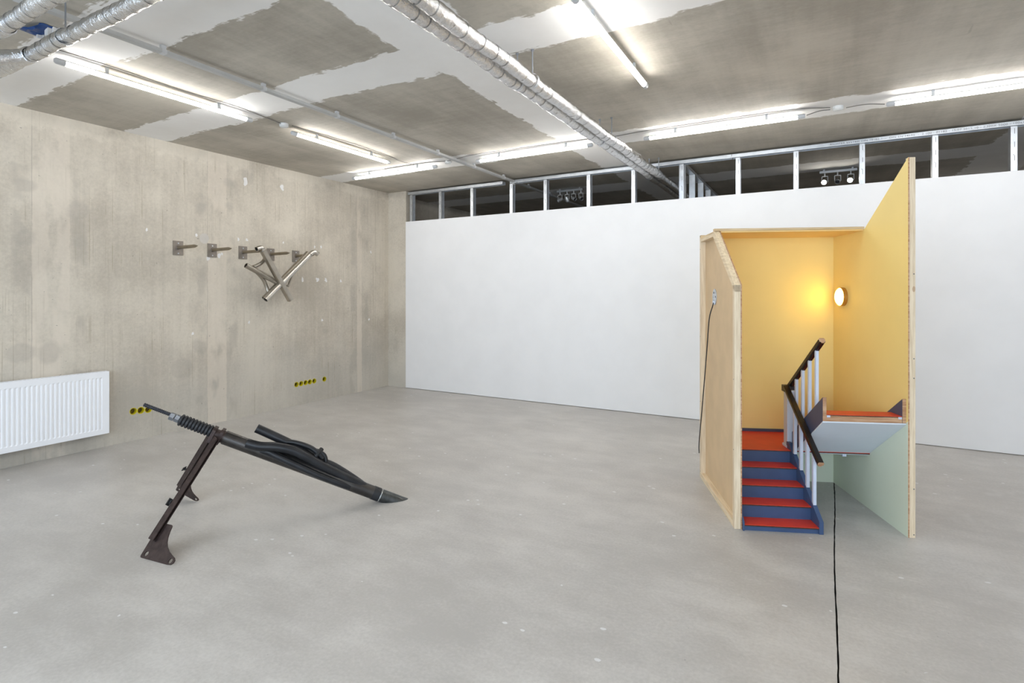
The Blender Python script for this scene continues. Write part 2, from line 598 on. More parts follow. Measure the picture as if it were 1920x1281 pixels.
# window wall behind the camera
mb = MB()
mb.box(XL, XR, YF - 0.25, YF, 0, 0.35)
mb.box(XL, XR, YF - 0.25, YF, 2.85, ZC)
wins = []
xs = [-5.6, -2.3, 1.0, 4.3]
prev = XL
for i in range(3):
    a, b = xs[i] + 0.25, xs[i + 1] - 0.25
    mb.box(prev, a, YF - 0.25, YF, 0.35, 2.85)
    prev = b
    wins.append((a, b))
mb.box(prev, XR, YF - 0.25, YF, 0.35, 2.85)
struct(mb.build('wall_front', 'white_wall'))
for i, (a, b) in enumerate(wins):
    w = MB()
    for x0, x1, z0, z1 in ((a, a + .06, .35, 2.85), (b - .06, b, .35, 2.85), (a, b, .35, .41), (a, b, 2.79, 2.85), ((a + b) / 2 - .03, (a + b) / 2 + .03, .41, 2.79)):
        w.box(x0, x1, YF - .17, YF - .1, z0, z1)
    struct(w.build('window_%d' % (i + 1), 'trunk'))
    ld = bpy.data.lights.new('window_daylight', 'AREA')
    ld.shape = 'RECTANGLE'
    ld.size = b - a
    ld.size_y = 2.5
    ld.cycles.is_portal = True
    lo = bpy.data.objects.new('window_daylight', ld)
    COL.objects.link(lo)
    lo.location = ((a + b) / 2, YF - 0.2, 1.6)
    lo.rotation_euler = (math.radians(90), 0, math.radians(0))


# ------------------------------------------------------------------ steel stud partition above the white wall
def stud(p, x, y, z0, z1, along_x=True, w=0.05, d=0.073):
    m = MB()
    if along_x:
        m.box(x - w / 2, x + w / 2, y, y + 0.0012, z0, z1)
        m.box(x - w / 2, x - w / 2 + 0.0012, y, y + d, z0, z1)
        m.box(x - w / 2, x + w / 2, y + d, y + d + 0.0012, z0, z1)
        m.box(x + w / 2 - 0.0012, x + w / 2, y, y + 0.01, z0, z1)
    else:
        m.box(x, x + 0.0012, y - w / 2, y + w / 2, z0, z1)
        m.box(x, x + d, y - w / 2, y - w / 2 + 0.0012, z0, z1)
        m.box(x + d, x + d + 0.0012, y - w / 2, y + w / 2, z0, z1)
    s = m.build('stud', 'galv', p)
    if along_x:
        for q in range(3):
            zz = 2.74 + q * 0.125
            MB().box(x + 0.002, x + 0.006, y - 0.0006, y, zz, zz + 0.05).build('slot', 'slot', s)
        MB().box(x - 0.006, x, y - 0.001, y, 2.79, 2.797).build('screw', 'slot', s)
    return s


part = thing('stud_partition', 'row of bare galvanised steel studs above the white wall', 'metal frame', (0, YB + 0.0125, 0))
SX = [-5.60, -5.03, -4.45, -3.78, -3.245, -2.615, -2.015, -1.42, -0.79, -0.20, 0.41, 1.015, 1.60, 2.2, 2.8]
for x in SX:
    stud(part, x, 0, 2.2, 3.06)
for a, b in ((-5.66, -3.92), (-3.80, -0.86), (-0.855, 3.0)):
    m = MB()
    m.box(a, b, -0.004, -0.0028, 3.065, 3.105)
    m.box(a, b, -0.004, 0.08, 3.104, 3.106)
    m.box(a, b, 0.079, 0.0802, 3.065, 3.105)
    tr = m.build('top_track', 'galv', part)
cu = bpy.data.curves.new('print', 'FONT')
cu.body = 'RICHTER SYSTEM DIN 18182-1  -  DIN EN 14195  -  2 100 - 01182 - 15:07 2015 10 - Z300X 5000 - 100x10 - EN - 2015'
cu.size = 0.026
cu.extrude = 0.0002
cu.space_character = 1.08
to = bpy.data.objects.new('print', cu)
COL.objects.link(to)
dg = bpy.context.evaluated_depsgraph_get()
tme = bpy.data.meshes.new_from_object(to.evaluated_get(dg))
bpy.data.objects.remove(to)
tw = max(v.co.x for v in tme.vertices)
po = bpy.data.objects.new('printed_lettering', tme)
tme.materials.clear()
tme.materials.append(M['ink'])
COL.objects.link(po)
po.parent = tr
po.rotation_euler = (math.radians(90), 0, 0)
po.location = (0.12, -0.0046, 3.077)
po.scale = (1.75 / tw, 1, 1)
MB().box(-0.95, -0.86, -0.0055, -0.0042, 3.063, 3.106).build('track_splice', 'galv', part)

cross = thing('stud_partition', 'steel stud wall running away into the dark room behind the ducts', 'metal frame', (-1.47, YB + 0.1, 0))
for i in range(6):
    stud(cross, 0, 0.02 + i * 0.6, 0.0, 3.06, along_x=False)
MB().box(0, 0.073, 0, 3.3, 3.06, 3.1).build('top_track', 'galv', cross)


# ------------------------------------------------------------------ tube lights
def tube_light(p0, p1, label, z=3.065):
    p0, p1 = V((*p0, z)), V((*p1, z))
    mid = (p0 + p1) / 2
    o = thing('tube_light', label, 'tube light', (mid.x, mid.y, z), 0, 'strip lights on the ceiling')
    d = (p1 - p0).normalized()
    h = (p1 - p0).length / 2
    m = MB().tube([-d * h, d * h], 0.019, 16, caps=False)
    back = MB()
    back.v = m.v
    back.f = [m.f[j] for j in (1, 2, 3, 4, 5, 6)]      # opaque unlit strip added on top to cut the ceiling glow
    back.mi = [0] * 6
    m.f = [m.f[j] for j in range(16) if not 1 <= j <= 6]
    m.mi = [0] * 10
    m.build('lit_tube', 'tube', o, smooth=True)
    back.build('tube_spine', 'plastic_white', o, smooth=True)
    for s in (-1, 1):
        e = MB()
        e.lathe([(0, 0.0), (0, 0.021), (0.05, 0.021), (0.06, 0.014), (0.06, 0.0)], d * s * h, d * s, 14)
        e.build('end_cap', 'plastic', o, smooth=True)
        c = MB()
        cp = d * s * (h - 0.25)
        c.bar(cp + V((0, 0, 0.016)), cp + V((0, 0, ZC - z)), 0.014, 0.02, up=d)
        c.build('clip', 'plastic', o)
    return o


tube_light((-4.455, 1.72), (-4.455, 3.06), 'lit ceiling tube nearest the foil ducts at the left')
tube_light((-4.455, 3.60), (-4.455, 4.88), 'lit ceiling tube above the left wall sculpture, second along the concrete wall')
tube_light((-5.45, 5.365), (-4.14, 5.365), 'lit ceiling tube in the far left corner, beside the white trunking')
tube_light((-3.455, 5.385), (-2.115, 5.385), 'lit ceiling tube between the trunking and the pair of ducts')
tube_light((-1.465, 5.43), (-0.15, 5.43), 'lit ceiling tube just right of the pair of ducts')
tube_light((0.56, 5.43), (1.87, 5.43), 'lit ceiling tube at the right edge above the stair box')
tube_light((-1.12, 2.69), (-1.125, 4.01), 'lit ceiling tube pointing toward the viewer at top centre')
ADDED_TUBES = [((-4.455, -1.6), (-4.455, -0.3)), ((-1.12, -0.4), (-1.12, 0.9)), ((2.2, 2.69), (2.2, 4.0)), ((2.2, -0.4), (2.2, 0.9)), ((2.55, 5.43), (3.86, 5.43)), ((1.5, 10.6), (2.8, 10.6))]  # unseen tubes added for more light, the last one in the dark room
for i, (a, b) in enumerate(ADDED_TUBES):
    tube_light(a, b, ['ceiling tube over the window side of the concrete wall', 'ceiling tube above the middle of the window side',
                      'ceiling tube on the right half of the room', 'ceiling tube on the right near the windows', 'ceiling tube in the far right corner', 'ceiling tube in the room behind the stud frame'][i])


def cable(pts, label, r=0.004, mat='cable', name='ceiling_cable', cat='cable'):
    o = MB().tube(smooth_path(pts, 5), r, 6).build(name, mat, None, smooth=True)
    return tag(o, label, cat)


zc = ZC - 0.008
cable([(-4.40, 1.55, zc), (-4.39, 2.0, zc), (-4.41, 2.5, zc), (-4.38, 2.9, zc), (-4.42, 3.2, zc), (-4.455, 3.42, zc)], 'thin grey cable along the nearest left tube')
cable([(-4.42, 3.52, zc), (-4.39, 3.9, zc), (-4.37, 4.4, zc), (-4.40, 4.9, zc), (-4.45, 5.1, zc), (-4.42, 5.33, zc)], 'thin grey cable along the second tube on the left')
cable([(-4.9, 5.33, zc), (-4.3, 5.31, zc), (-4.0, 5.38, zc), (-3.8, 5.36, zc), (-3.5, 5.30, zc), (-2.9, 5.31, zc), (-2.2, 5.33, zc), (-1.9, 5.40, zc),
       (-1.5, 5.36, zc), (-0.8, 5.35, zc), (-0.2, 5.37, zc), (0.1, 5.48, zc)], 'long grey cable snaking beside the far row of tubes')
cable([(-0.08, 5.43, 3.07), (0.02, 5.46, 3.10), (0.10, 5.50, 3.11)], 'short grey lead from the ducts-side tube to the white box')
cable([(0.22, 5.51, 3.11), (0.36, 5.46, 3.10), (0.49, 5.43, 3.07)], 'short grey lead from the white box to the right tube')


def junction(x, y, label):
    o = thing('junction_box', label, 'junction box', (x, y, ZC), 0, 'round white boxes on the ceiling')
    MB().lathe([(0, 0), (0, 0.042), (0.026, 0.042), (0.030, 0.036), (0.030, 0)], (0, 0, 0), (0, 0, -1), 20).build('body', 'plastic_white', o, smooth=True)
    MB().lathe([(0, 0), (0, 0.034), (0.006, 0.032), (0.006, 0)], (0, 0, -0.03), (0, 0, -1), 20).build('lid', 'plastic_white', o, smooth=True)
    return o


junction(0.16, 5.51, 'round white ceiling box between the two right-hand tubes')
junction(-4.46, 3.46, 'round white ceiling box between the two left-hand tubes')
junction(-3.95, 5.42, 'round white ceiling box beside the trunking crossing')

# ------------------------------------------------------------------ trunking
tk = thing('cable_trunking', 'long pale grey cable trunking running under the ceiling from the ducts to the stud frame', 'trunking', (-3.74, 0, 3.085))
MB().box(-0.022, 0.022, -2.4, 9.6, -0.012, 0.012).build('channel', 'trunk', tk)
for i in range(14):
    cy = -1.0 + i * 0.74
    MB().box(-0.012, 0.012, cy, cy + 0.03, 0.012, ZC - 3.0865).box(-0.0235, 0.0235, cy, cy + 0.03, -0.0132, 0.0132).build('clip', 'plastic', tk)


# ------------------------------------------------------------------ foil ducts
def duct_mesh(path, r, wob=0.003, crumple=0.0045, step=0.024):
    pts = []
    path = [V(p) for p in path]
    for i in range(len(path) - 1):
        k = max(2, int((path[i + 1] - path[i]).length / step))
        for j in range(k):
            pts.append(path[i].lerp(path[i + 1], j / k))
    pts.append(path[-1])
    ph = random.uniform(0, 6)
    pts = [p + V((wob * math.sin(i * 0.21 + ph), wob * 0.7 * math.sin(i * 0.33 + ph), wob * math.sin(i * 0.13 + 2 + ph))) for i, p in enumerate(pts)]
    rad = [r + random.uniform(-crumple, crumple) * 0.6 for p in pts]
    m = MB().tube(pts, rad, 22)
    for i in range(len(m.v)):
        m.v[i] = m.v[i] + V((random.uniform(-1, 1), random.uniform(-1, 1), random.uniform(-1, 1))) * crumple * 0.35
    return m, pts


def duct(name_label, path, r, rods, origin):
    o = thing('foil_duct', name_label, 'duct', origin, 0, 'foil wrapped ducts under the ceiling')
    m, pts = duct_mesh([V(p) - V(origin) for p in path], r)
    body = m.build('duct_body', 'foil', o, smooth=True)
    last = 0.0
    acc = 0.0
    nxt = 0.08
    for i in range(1, len(pts) - 1):
        acc += (pts[i] - pts[i - 1]).length
        if acc >= nxt:
            nxt = acc + random.uniform(0.07, 0.16)
            d = (pts[i + 1] - pts[i - 1]).normalized()
            tilt = V((random.uniform(-.12, .12), random.uniform(-.12, .12), random.uniform(-.12, .12)))
            MB().lathe([(-0.0028, r + 0.0003), (-0.0012, r + 0.0018), (0.0012, r + 0.0018), (0.0028, r + 0.0003)], pts[i], d + tilt, 22).build('tape_seam', 'foil_dark', body, smooth=True)
    for (x, y, z) in rods:
        q = V((x, y, z)) - V(origin)
        h = MB().tube([q + V((0, 0, r - 0.002)), V((q.x, q.y, ZC - origin[2]))], 0.0045, 8).build('hanger_rod', 'galv_dark', o, smooth=True)
        MB().lathe([(0, 0), (0, 0.011), (0.012, 0.011), (0.012, 0)], V((q.x, q.y, ZC - origin[2])), (0, 0, -1), 6).build('rod_nut', 'galv_dark', h)
        ax = (pts[-1] - pts[0]).normalized()
        MB().lathe([(-0.012, r + 0.004), (0.012, r + 0.004)], q, ax, 24).build('clamp_ring', 'galv', o, smooth=True)
    return o


RY = (1.6, 3.22, 4.82, 6.53, 8.1)
duct('foil duct of the central pair, the lower left one running toward the stud frame', [(-1.77, -1.5, 2.925), (-1.775, 3, 2.925), (-1.765, 6.2, 2.93), (-1.77, 9.3, 2.92)], 0.044, [(-1.77, y, 2.925) for y in RY], (-1.77, 0, 2.92))
duct('foil duct of the central pair, the upper right one hung on thin rods', [(-1.655, -1.5, 2.915), (-1.655, 3, 2.915), (-1.65, 6.2, 2.92), (-1.655, 9.3, 2.915)], 0.044, [(-1.655, y, 2.92) for y in RY], (-1.655, 0, 2.915))
d1 = duct('nearer foil duct with a branch in the upper left corner', [(-2.12, -1.5, 2.92), (-2.14, 1.22, 2.92), (-2.20, 1.34, 2.92), (-2.32, 1.40, 2.92), (-3.5, 1.405, 2.92), (-5.4, 1.40, 2.92)], 0.040, [(-3.62, 1.40, 2.92), (-2.6, 1.40, 2.92)], (-3.5, 1.40, 2.92))
m, _ = duct_mesh([(-0.62, 0.0, 0), (-0.65, -0.08, -0.03), (-0.665, -0.20, -0.092), (-0.68, -1.4, -0.095)], 0.041, 0.003)
m.build('branch', 'foil', d1, smooth=True)
MB().lathe([(-0.05, 0.041), (-0.045, 0.047), (0.045, 0.047), (0.05, 0.041)], (-0.62, 0, 0), (1, 0.05, 0), 22).build('joint_sleeve', 'foil', d1, smooth=True)
d2 = duct('outer foil duct crossing the top left corner of the ceiling', [(-2.36, -1.5, 2.92), (-2.38, 1.02, 2.92), (-2.44, 1.12, 2.92), (-2.54, 1.18, 2.92), (-3.5, 1.18, 2.92), (-5.4, 1.185, 2.92)], 0.040, [(-2.9, 1.185, 2.92)], (-3.5, 1.185, 2.92))
m, _ = duct_mesh([(-0.28, 0.0, 0), (-0.31, -0.12, 0.0), (-0.32, -1.2, 0)], 0.041, 0.003)
m.build('branch', 'foil', d2, smooth=True)
MB().lathe([(-0.05, 0.041), (-0.045, 0.047), (0.045, 0.047), (0.05, 0.041)], (-0.28, 0, 0), (1, 0.05, 0), 22).build('joint_sleeve', 'foil', d2, smooth=True)

# torn blue film in a ceiling opening between the two ducts
bl = thing('ceiling_film', 'torn blue plastic film hanging from the ceiling between the two left ducts', 'plastic film', (-4.17, 1.46, ZC))
mb = MB()
nx, ny = 9, 6
for j in range(ny):
    for i in range(nx):
        u, w = i / (nx - 1) - .5, j / (ny - 1) - .5
        mb.v.append(V((u * 0.22 + random.uniform(-.010, .010), w * 0.13 * (1 - abs(u)) + 0.05 * u + random.uniform(-.01, .01), -0.004 - 0.035 * (0.25 - u * u) * 4 * random.uniform(.5, 1))))
for j in range(ny - 1):
    for i in range(nx - 1):
        mb.face([j * nx + i, j * nx + i + 1, (j + 1) * nx + i + 1, (j + 1) * nx + i])
mb.build('film', 'blue_sheet', bl, smooth=True)
mb = MB()
for i in range(9):
    x = -0.03 + i * 0.022
    y = 0.035 + 0.02 * math.sin(i) + 0.012 * i / 2
    mb.box(x, x + random.uniform(.012, .026), y - .02, y + .012, -0.05 - random.uniform(0, .012), -0.004)
mb.build('plaster_crumb', 'plaster', bl)

# ------------------------------------------------------------------ spot lights in the dark room
def spot_rail(label, x0, x1, y, heads):
    o = thing('track_spotlight', label, 'spotlight', ((x0 + x1) / 2, y, ZC))
    cx = (x0 + x1) / 2
    MB().box(x0 - cx, x1 - cx, -0.018, 0.018, -0.05, -0.02).build('rail', 'spot_body', o)
    for s in (x0 + 0.05, x1 - 0.05):
        MB().box(s - cx - .01, s - cx + .01, -0.01, 0.01, -0.02, 0).build('rail_clip', 'spot_body', o)
    for hx, aim, lit in heads:
        c = V((hx - cx, 0, -0.165))
        yoke = MB().tube([(c.x, 0, -0.05), (c.x, 0, -0.09)], 0.009, 10)
        yoke.bar((c.x - 0.034, 0, -0.092), (c.x + 0.034, 0, -0.092), 0.012, 0.006)
        yoke.bar((c.x - 0.034, 0, -0.09), (c.x - 0.034, 0, -0.165), 0.005, 0.012, up=(0, 1, 0))
        yoke.bar((c.x + 0.034, 0, -0.09), (c.x + 0.034, 0, -0.165), 0.005, 0.012, up=(0, 1, 0))
        yk = yoke.build('yoke', 'spot_body', o)
        a = V(aim).normalized()
        MB().lathe([(-0.045, 0), (-0.045, 0.014), (-0.02, 0.026), (0.035, 0.031), (0.037, 0.029), (0.03, 0.027), (0.028, 0.026)], c, a, 20).build('lamp_head', 'spot_body', o, smooth=True)
        MB().lathe([(0.027, 0.027), (0.031, 0.018), (0.032, 0)], c, a, 20).build('lens', 'spot_lit' if lit else 'lens', o, smooth=True)
    return o


spot_rail('track with two glowing spotlights and one dark one seen above the stair box', 0.03, 0.45, 8.23,
          [(0.09, (-0.3, -1, -0.25), True), (0.235, (-0.1, -1, -0.55), False), (0.38, (-0.3, -1, -0.25), True)])
spot_rail('cluster of unlit spotlights in the dark room left of the ducts', -3.55, -3.12, 7.75,
          [(-3.50, (-0.8, -0.6, -0.4), False), (-3.38, (0.1, 0.5, -0.9), False), (-3.27, (0.8, -0.3, -0.4), False), (-3.15, (0.7, -0.6, -0.6), False)])

# ------------------------------------------------------------------ radiator
rd = thing('radiator', 'white ribbed panel radiator hung low on the concrete wall', 'radiator', (XL, 1.75, 0.15))
ya, yb2, hh = -0.90, 0.905, 0.595
mb = MB()
prof = [(ya, 0.0), (ya + .03, 0.0)]
yy = ya + 0.03
while yy < yb2 - 0.055:
    prof += [(yy + 0.005, -0.0045), (yy + 0.017, -0.0045), (yy + 0.022, 0.0), (yy + 0.0333, 0.0)]
    yy += 0.0333
prof += [(yb2, 0.0)]
zs = [0, 0.045, 0.055, hh - 0.06, hh - 0.05, hh]
amp = [0, 0, 1, 1, 0, 0]
k = len(prof)
for z, a in zip(zs, amp):
    for (py, dx) in prof:
        mb.v.append(V((0.10 + dx * a, py, z)))
for i in range(len(zs) - 1):
    for j in range(k - 1):
        mb.face([i * k + j, i * k + j + 1, (i + 1) * k + j + 1, (i + 1) * k + j])
mb.build('front_panel', 'radiator', rd, smooth=False)
MB().box(0.04, 0.101, yb2, yb2 + 0.004, 0.0, hh + 0.004).build('side_cover', 'radiator', rd, bevel=0.001)
MB().box(0.04, 0.101, ya - 0.004, ya, 0.0, hh + 0.004).build('side_cover', 'radiator', rd, bevel=0.001)
mb = MB()
mb.box(0.036, 0.046, ya, yb2, hh - 0.012, hh + 0.004)
mb.box(0.092, 0.101, ya, yb2, hh - 0.006, hh + 0.004)
for i in range(60):
    y0 = ya + (yb2 - ya) * i / 60
    mb.box(0.046, 0.092, y0, y0 + 0.018, hh - 0.004, hh)
mb.build('top_grille', 'radiator', rd)
MB().box(0.04, 0.05, ya, yb2, 0.0, hh).build('back_panel', 'radiator', rd)
for s in (-0.6, 0.6):
    MB().box(0.002, 0.04, s - 0.02, s + 0.02, 0.1, 0.5).build('bracket', 'radiator', rd)

# ------------------------------------------------------------------ socket boxes
slab = ['first yellow socket box right of the radiator', 'middle yellow socket box of the three beside the radiator', 'third yellow socket box from the radiator, below the rod tip',
        'leftmost of the five yellow socket boxes under the wall sculpture', 'second from left of five yellow socket boxes under the wall sculpture',
        'middle one of the five yellow socket boxes under the wall sculpture', 'fourth of the five yellow socket boxes under the wall sculpture',
        'rightmost of the five touching yellow socket boxes', 'lone yellow socket box at the right of the row of five']
for sy, sz, lb in zip(SOCK_Y, SOCK_Z, slab):
    o = thing('socket_box', lb, 'socket box', (XL, sy, sz), 0, 'yellow socket boxes sunk in the concrete')
    MB().lathe([(0.0005, 0.036), (0.0015, 0.034), (0.0015, 0.0305), (-0.044, 0.030)], (0, 0, 0), (1, 0, 0), 24).build('cup', 'yellow_plastic', o, smooth=True)
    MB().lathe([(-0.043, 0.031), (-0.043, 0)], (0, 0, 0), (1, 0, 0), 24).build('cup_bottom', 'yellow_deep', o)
    MB().tube(smooth_path([(-0.042, 0.01, -0.02), (-0.02, 0.014, 0.006), (-0.03, -0.012, 0.012), (-0.04, -0.01, -0.01)], 5), 0.003, 6).build('wire', 'black_cable', o)

# ------------------------------------------------------------------ wall pegs
pl = ['leftmost steel peg plate on the concrete wall, empty spike', 'second steel peg plate from the left, white plaster smear beneath it',
      'third steel peg plate from the left, carrying the left arm of the tube sculpture', 'fourth steel peg plate from the left, half hidden behind the tube sculpture',
      'rightmost steel peg plate, carrying the right arm of the tube sculpture']
for i in range(5):
    o = thing('wall_peg', pl[i], 'peg', (XL, 3.36 + 0.3825 * i, 1.995), 0, 'steel spikes on plates along the concrete wall')
    MB().box(0, 0.010, -0.054, 0.054, -0.078, 0.078).build('plate', 'peg_plate', o, bevel=0.001)
    MB().lathe([(0.008, 0.0), (0.008, 0.024), (0.020, 0.019), (0.02, 0)], (0, 0, 0.005), (1, 0, 0), 18).build('weld_collar', 'peg_plate', o, smooth=True)
    MB().lathe([(0.008, 0.018), (0.31, 0.018), (0.335, 0.012), (0.372, 0.0015), (0.373, 0)], (0, 0, 0.005), V((1, 0, 0.012)), 18).build('spike', 'peg_rod', o, smooth=True)
    for zz in (0.052, -0.058):
        MB().lathe([(0.010, 0.0085), (0.014, 0.007), (0.0155, 0.0)], (0, 0, zz), (1, 0, 0), 12).build('screw', 'galv', o, smooth=True)

# ------------------------------------------------------------------ hanging tube sculpture
hs = thing('tube_sculpture', 'welded sculpture of crossing stainless steel tubes hanging from the wall pegs', 'sculpture', (-5.75, 4.4, 1.42))
H0 = V((-5.75, 4.4, 1.42))


def hp(x, y, z): return V((x, y, z)) - H0


def open_tube(pts, r, name, mat, ri=0.006):
    """round tube with an open, thick-walled end"""
    pts = [V(p) for p in pts]
    m = MB().tube(pts, r, 22, caps=False)
    m.tube(pts, r - ri, 22, caps=False)
    n = len(pts)
    for e in (0, n - 1):
        for j in range(22):
            jj = (j + 1) % 22
            m.face([e * 22 + j, e * 22 + jj, n * 22 + e * 22 + jj, n * 22 + e * 22 + j])
    return m.build(name, mat, hs, smooth=True)


# left arm: flat-sided tube down to the lower right, with a cut elbow hooked over the third peg
a0, a1 = hp(-5.725, 4.153, 2.005), hp(-5.71, 4.525, 1.415)
dd = (a1 - a0).normalized()
mb = MB()
sd = V((1, 0, 0))
cr = dd.cross(sd).normalized()
pr = []
for j in range(16):
    t = 2 * math.pi * j / 16
    sx, sy2 = math.cos(t), math.sin(t)
    rr = 0.031 / (abs(sx) ** 6 + abs(sy2) ** 6) ** (1 / 6)
    pr.append((rr * sx, rr * sy2))
mb.prism(pr, lambda p, q, d: a0 + dd * d + sd * q + cr * p, 0, (a1 - a0).length)
mb.build('flat_tube', 'steel_matt', hs, smooth=True)
open_tube(smooth_path([hp(-5.745, 4.165, 1.99), hp(-5.742, 4.155, 2.026), hp(-5.74, 4.125, 2.04), hp(-5.738, 4.075, 2.022)], 5), 0.030, 'elbow', 'steel')
MB().lathe([(-0.004, 0.031), (0, 0.0345), (0.004, 0.031)], hp(-5.745, 4.167, 2.0), dd + V((0, .2, .1)), 22).build('weld_ring', 'brass', hs, smooth=True)
# right arm: round tube from lower left to the fifth peg plus its darker twin behind
open_tube([hp(-5.725, 4.185, 1.425), hp(-5.715, 4.84, 2.017)], 0.032, 'round_tube', 'steel')
open_tube(smooth_path([hp(-5.705, 4.82, 2.005), hp(-5.70, 4.85, 2.03), hp(-5.69, 4.89, 2.034), hp(-5.68, 4.925, 2.012)], 5), 0.031, 'elbow', 'steel')
open_tube([hp(-5.80, 4.22, 1.44), hp(-5.80, 4.865, 2.03)], 0.031, 'round_tube', 'steel_matt')
# short arm to the left and its twin
open_tube([hp(-5.79, 3.975, 1.828), hp(-5.765, 4.42, 1.612)], 0.030, 'round_tube', 'steel_matt')
open_tube([hp(-5.84, 4.12, 1.79), hp(-5.82, 4.44, 1.638)], 0.028, 'round_tube', 'steel')
# bent connecting tubes
for pts, r in (([(-5.79, 4.243, 1.99), (-5.80, 4.235, 1.93), (-5.80, 4.19, 1.87), (-5.80, 4.13, 1.835), (-5.795, 4.075, 1.815)], 0.021),
               ([(-5.82, 4.11, 1.77), (-5.82, 4.17, 1.725), (-5.82, 4.235, 1.65), (-5.82, 4.272, 1.57), (-5.80, 4.285, 1.50)], 0.021),
               ([(-5.85, 4.58, 1.60), (-5.86, 4.615, 1.60), (-5.86, 4.63, 1.64), (-5.86, 4.67, 1.72)], 0.014),
               ([(-5.83, 4.10, 1.785), (-5.84, 4.2, 1.73), (-5.84, 4.3, 1.68)], 0.02)):
    MB().tube(smooth_path([hp(*p) for p in pts], 6), r, 16).build('bent_tube', 'steel_matt', hs, smooth=True)

# ------------------------------------------------------------------ floor sculpture
fs = thing('floor_sculpture', 'black steel tube sculpture with bellows and threaded rod propped on two brown iron legs', 'sculpture', (-3.3, 2.2, 0))
FO = V((-3.3, 2.2, 0))
AO = V((-2.67, 3.01, -0.003))
AX = V((-0.61129, -0.65586, 0.44290))
NN = V((0.30198, 0.32400, 0.89657))
MM = V((0.73153, -0.68181, 0.0))


def W(t, m, n): return AO + AX * t + MM * m + NN * n - FO


# main tube cut flush with the floor
R = 0.0455
mb = MB()
seg = 32
rings = []
for i in range(25):
    t = 0.16 + (1.24 - 0.16) * i / 24
    rings.append(t)
for t in rings:
    for j in range(seg):
        a = 2 * math.pi * j / seg
        mb.v.append(W(t, R * math.cos(a), R * math.sin(a)))
for i in range(len(rings) - 1):
    for j in range(seg):
        jj = (j + 1) % seg
        mb.face([i * seg + j, i * seg + jj, (i + 1) * seg + jj, (i + 1) * seg + j])
mb.face([(len(rings) - 1) * seg + j for j in range(seg)])
mt = mb.build('main_tube', 'tube_steel', fs, smooth=True)
mb = MB()
for row in range(2):
    for j in range(seg):
        a = 2 * math.pi * j / seg
        m_, n_ = R * 1.0 * math.cos(a), R * 1.0 * math.sin(a)
        if row == 0:
            t = 0.16
        else:
            base = AO + MM * m_ + NN * n_
            t = min((0.0005 - base.z) / AX.z, 0.159)
        mb.v.append(W(t, m_, n_))
for j in range(seg):
    jj = (j + 1) % seg
    mb.face([j, jj, seg + jj, seg + j])
mb.face([seg + j for j in range(seg)])
mb.build('cut_tip', 'tip_steel', fs, smooth=True)
wr = [W(0.118, (R + 0.0015) * math.cos(a * .21), (R + 0.0015) * math.sin(a * .21)) for a in range(-4, 19)]
MB().tube([p + V((random.uniform(-1, 1), random.uniform(-1, 1), random.uniform(-1, 1))) * 0.0015 for p in wr], 0.0035, 8).build('weld_bead', 'weld', fs, smooth=True)
MB().lathe([(0.0465, 0.0125), (0.0495, 0.0105), (0.0482, 0.0085), (0.0478, 0.0)], W(0.15, 0, 0), MM * .5 + NN * .87, 16).build('bolt_hole', 'rubber', fs, smooth=True)
MB().lathe([(0, R + .0005), (0, R + 0.002), (0.05, R + 0.002), (0.05, R + .0005)], W(0.125, 0, 0), AX, 32).build('dark_sleeve', 'rubber', fs, smooth=True)


def wbar(pts, r, name, mat='blacksteel', n=6):
    return MB().tube(smooth_path([W(*p) for p in pts], n), r, 20).build(name, mat, fs, smooth=True)


wbar([(1.085, -0.02, 0.122), (0.98, -0.02, 0.116), (0.876, -0.02, 0.108), (0.76, -0.025, 0.095), (0.62, -0.03, 0.062), (0.5, -0.03, 0.03)], 0.030, 'straight_bar')
wbar([(1.095, 0.035, 0.026), (1.05, 0.04, 0.030), (1.0, 0.043, 0.040), (0.907, 0.043, 0.072), (0.802, 0.04, 0.086), (0.683, 0.034, 0.074), (0.556, 0.022, 0.052), (0.391, 0.012, 0.034), (0.27, 0.004, 0.020), (0.22, 0.0, 0.008)], 0.031, 'curved_bar')
wbar([(0.99, 0.025, 0.010), (0.949, 0.036, 0.020), (0.86, 0.042, 0.014), (0.726, 0.044, 0.004), (0.569, 0.042, -0.006), (0.411, 0.036, -0.010), (0.345, 0.026, -0.010)], 0.0225, 'curved_bar')
wbar([(0.90, -0.01, 0.095), (0.84, -0.005, 0.122), (0.775, 0.0, 0.134), (0.70, 0.0, 0.133), (0.645, 0.005, 0.118), (0.60, 0.005, 0.10)], 0.017, 'curved_bar')
wbar([(0.655, 0.022, 0.085), (0.645, 0.012, 0.115), (0.638, -0.004, 0.132), (0.632, -0.022, 0.146)], 0.016, 'short_stub')
wbar([(0.665, -0.012, 0.128), (0.64, -0.004, 0.131), (0.60, 0.0, 0.122), (0.575, 0.004, 0.098), (0.568, 0.006, 0.075)], 0.013, 'short_stub')
wbar([(0.60, -0.02, 0.070), (0.52, -0.02, 0.070), (0.446, -0.018, 0.060), (0.33, -0.01, 0.038), (0.25, -0.004, 0.018), (0.22, 0, 0.008)], 0.026, 'curved_bar')

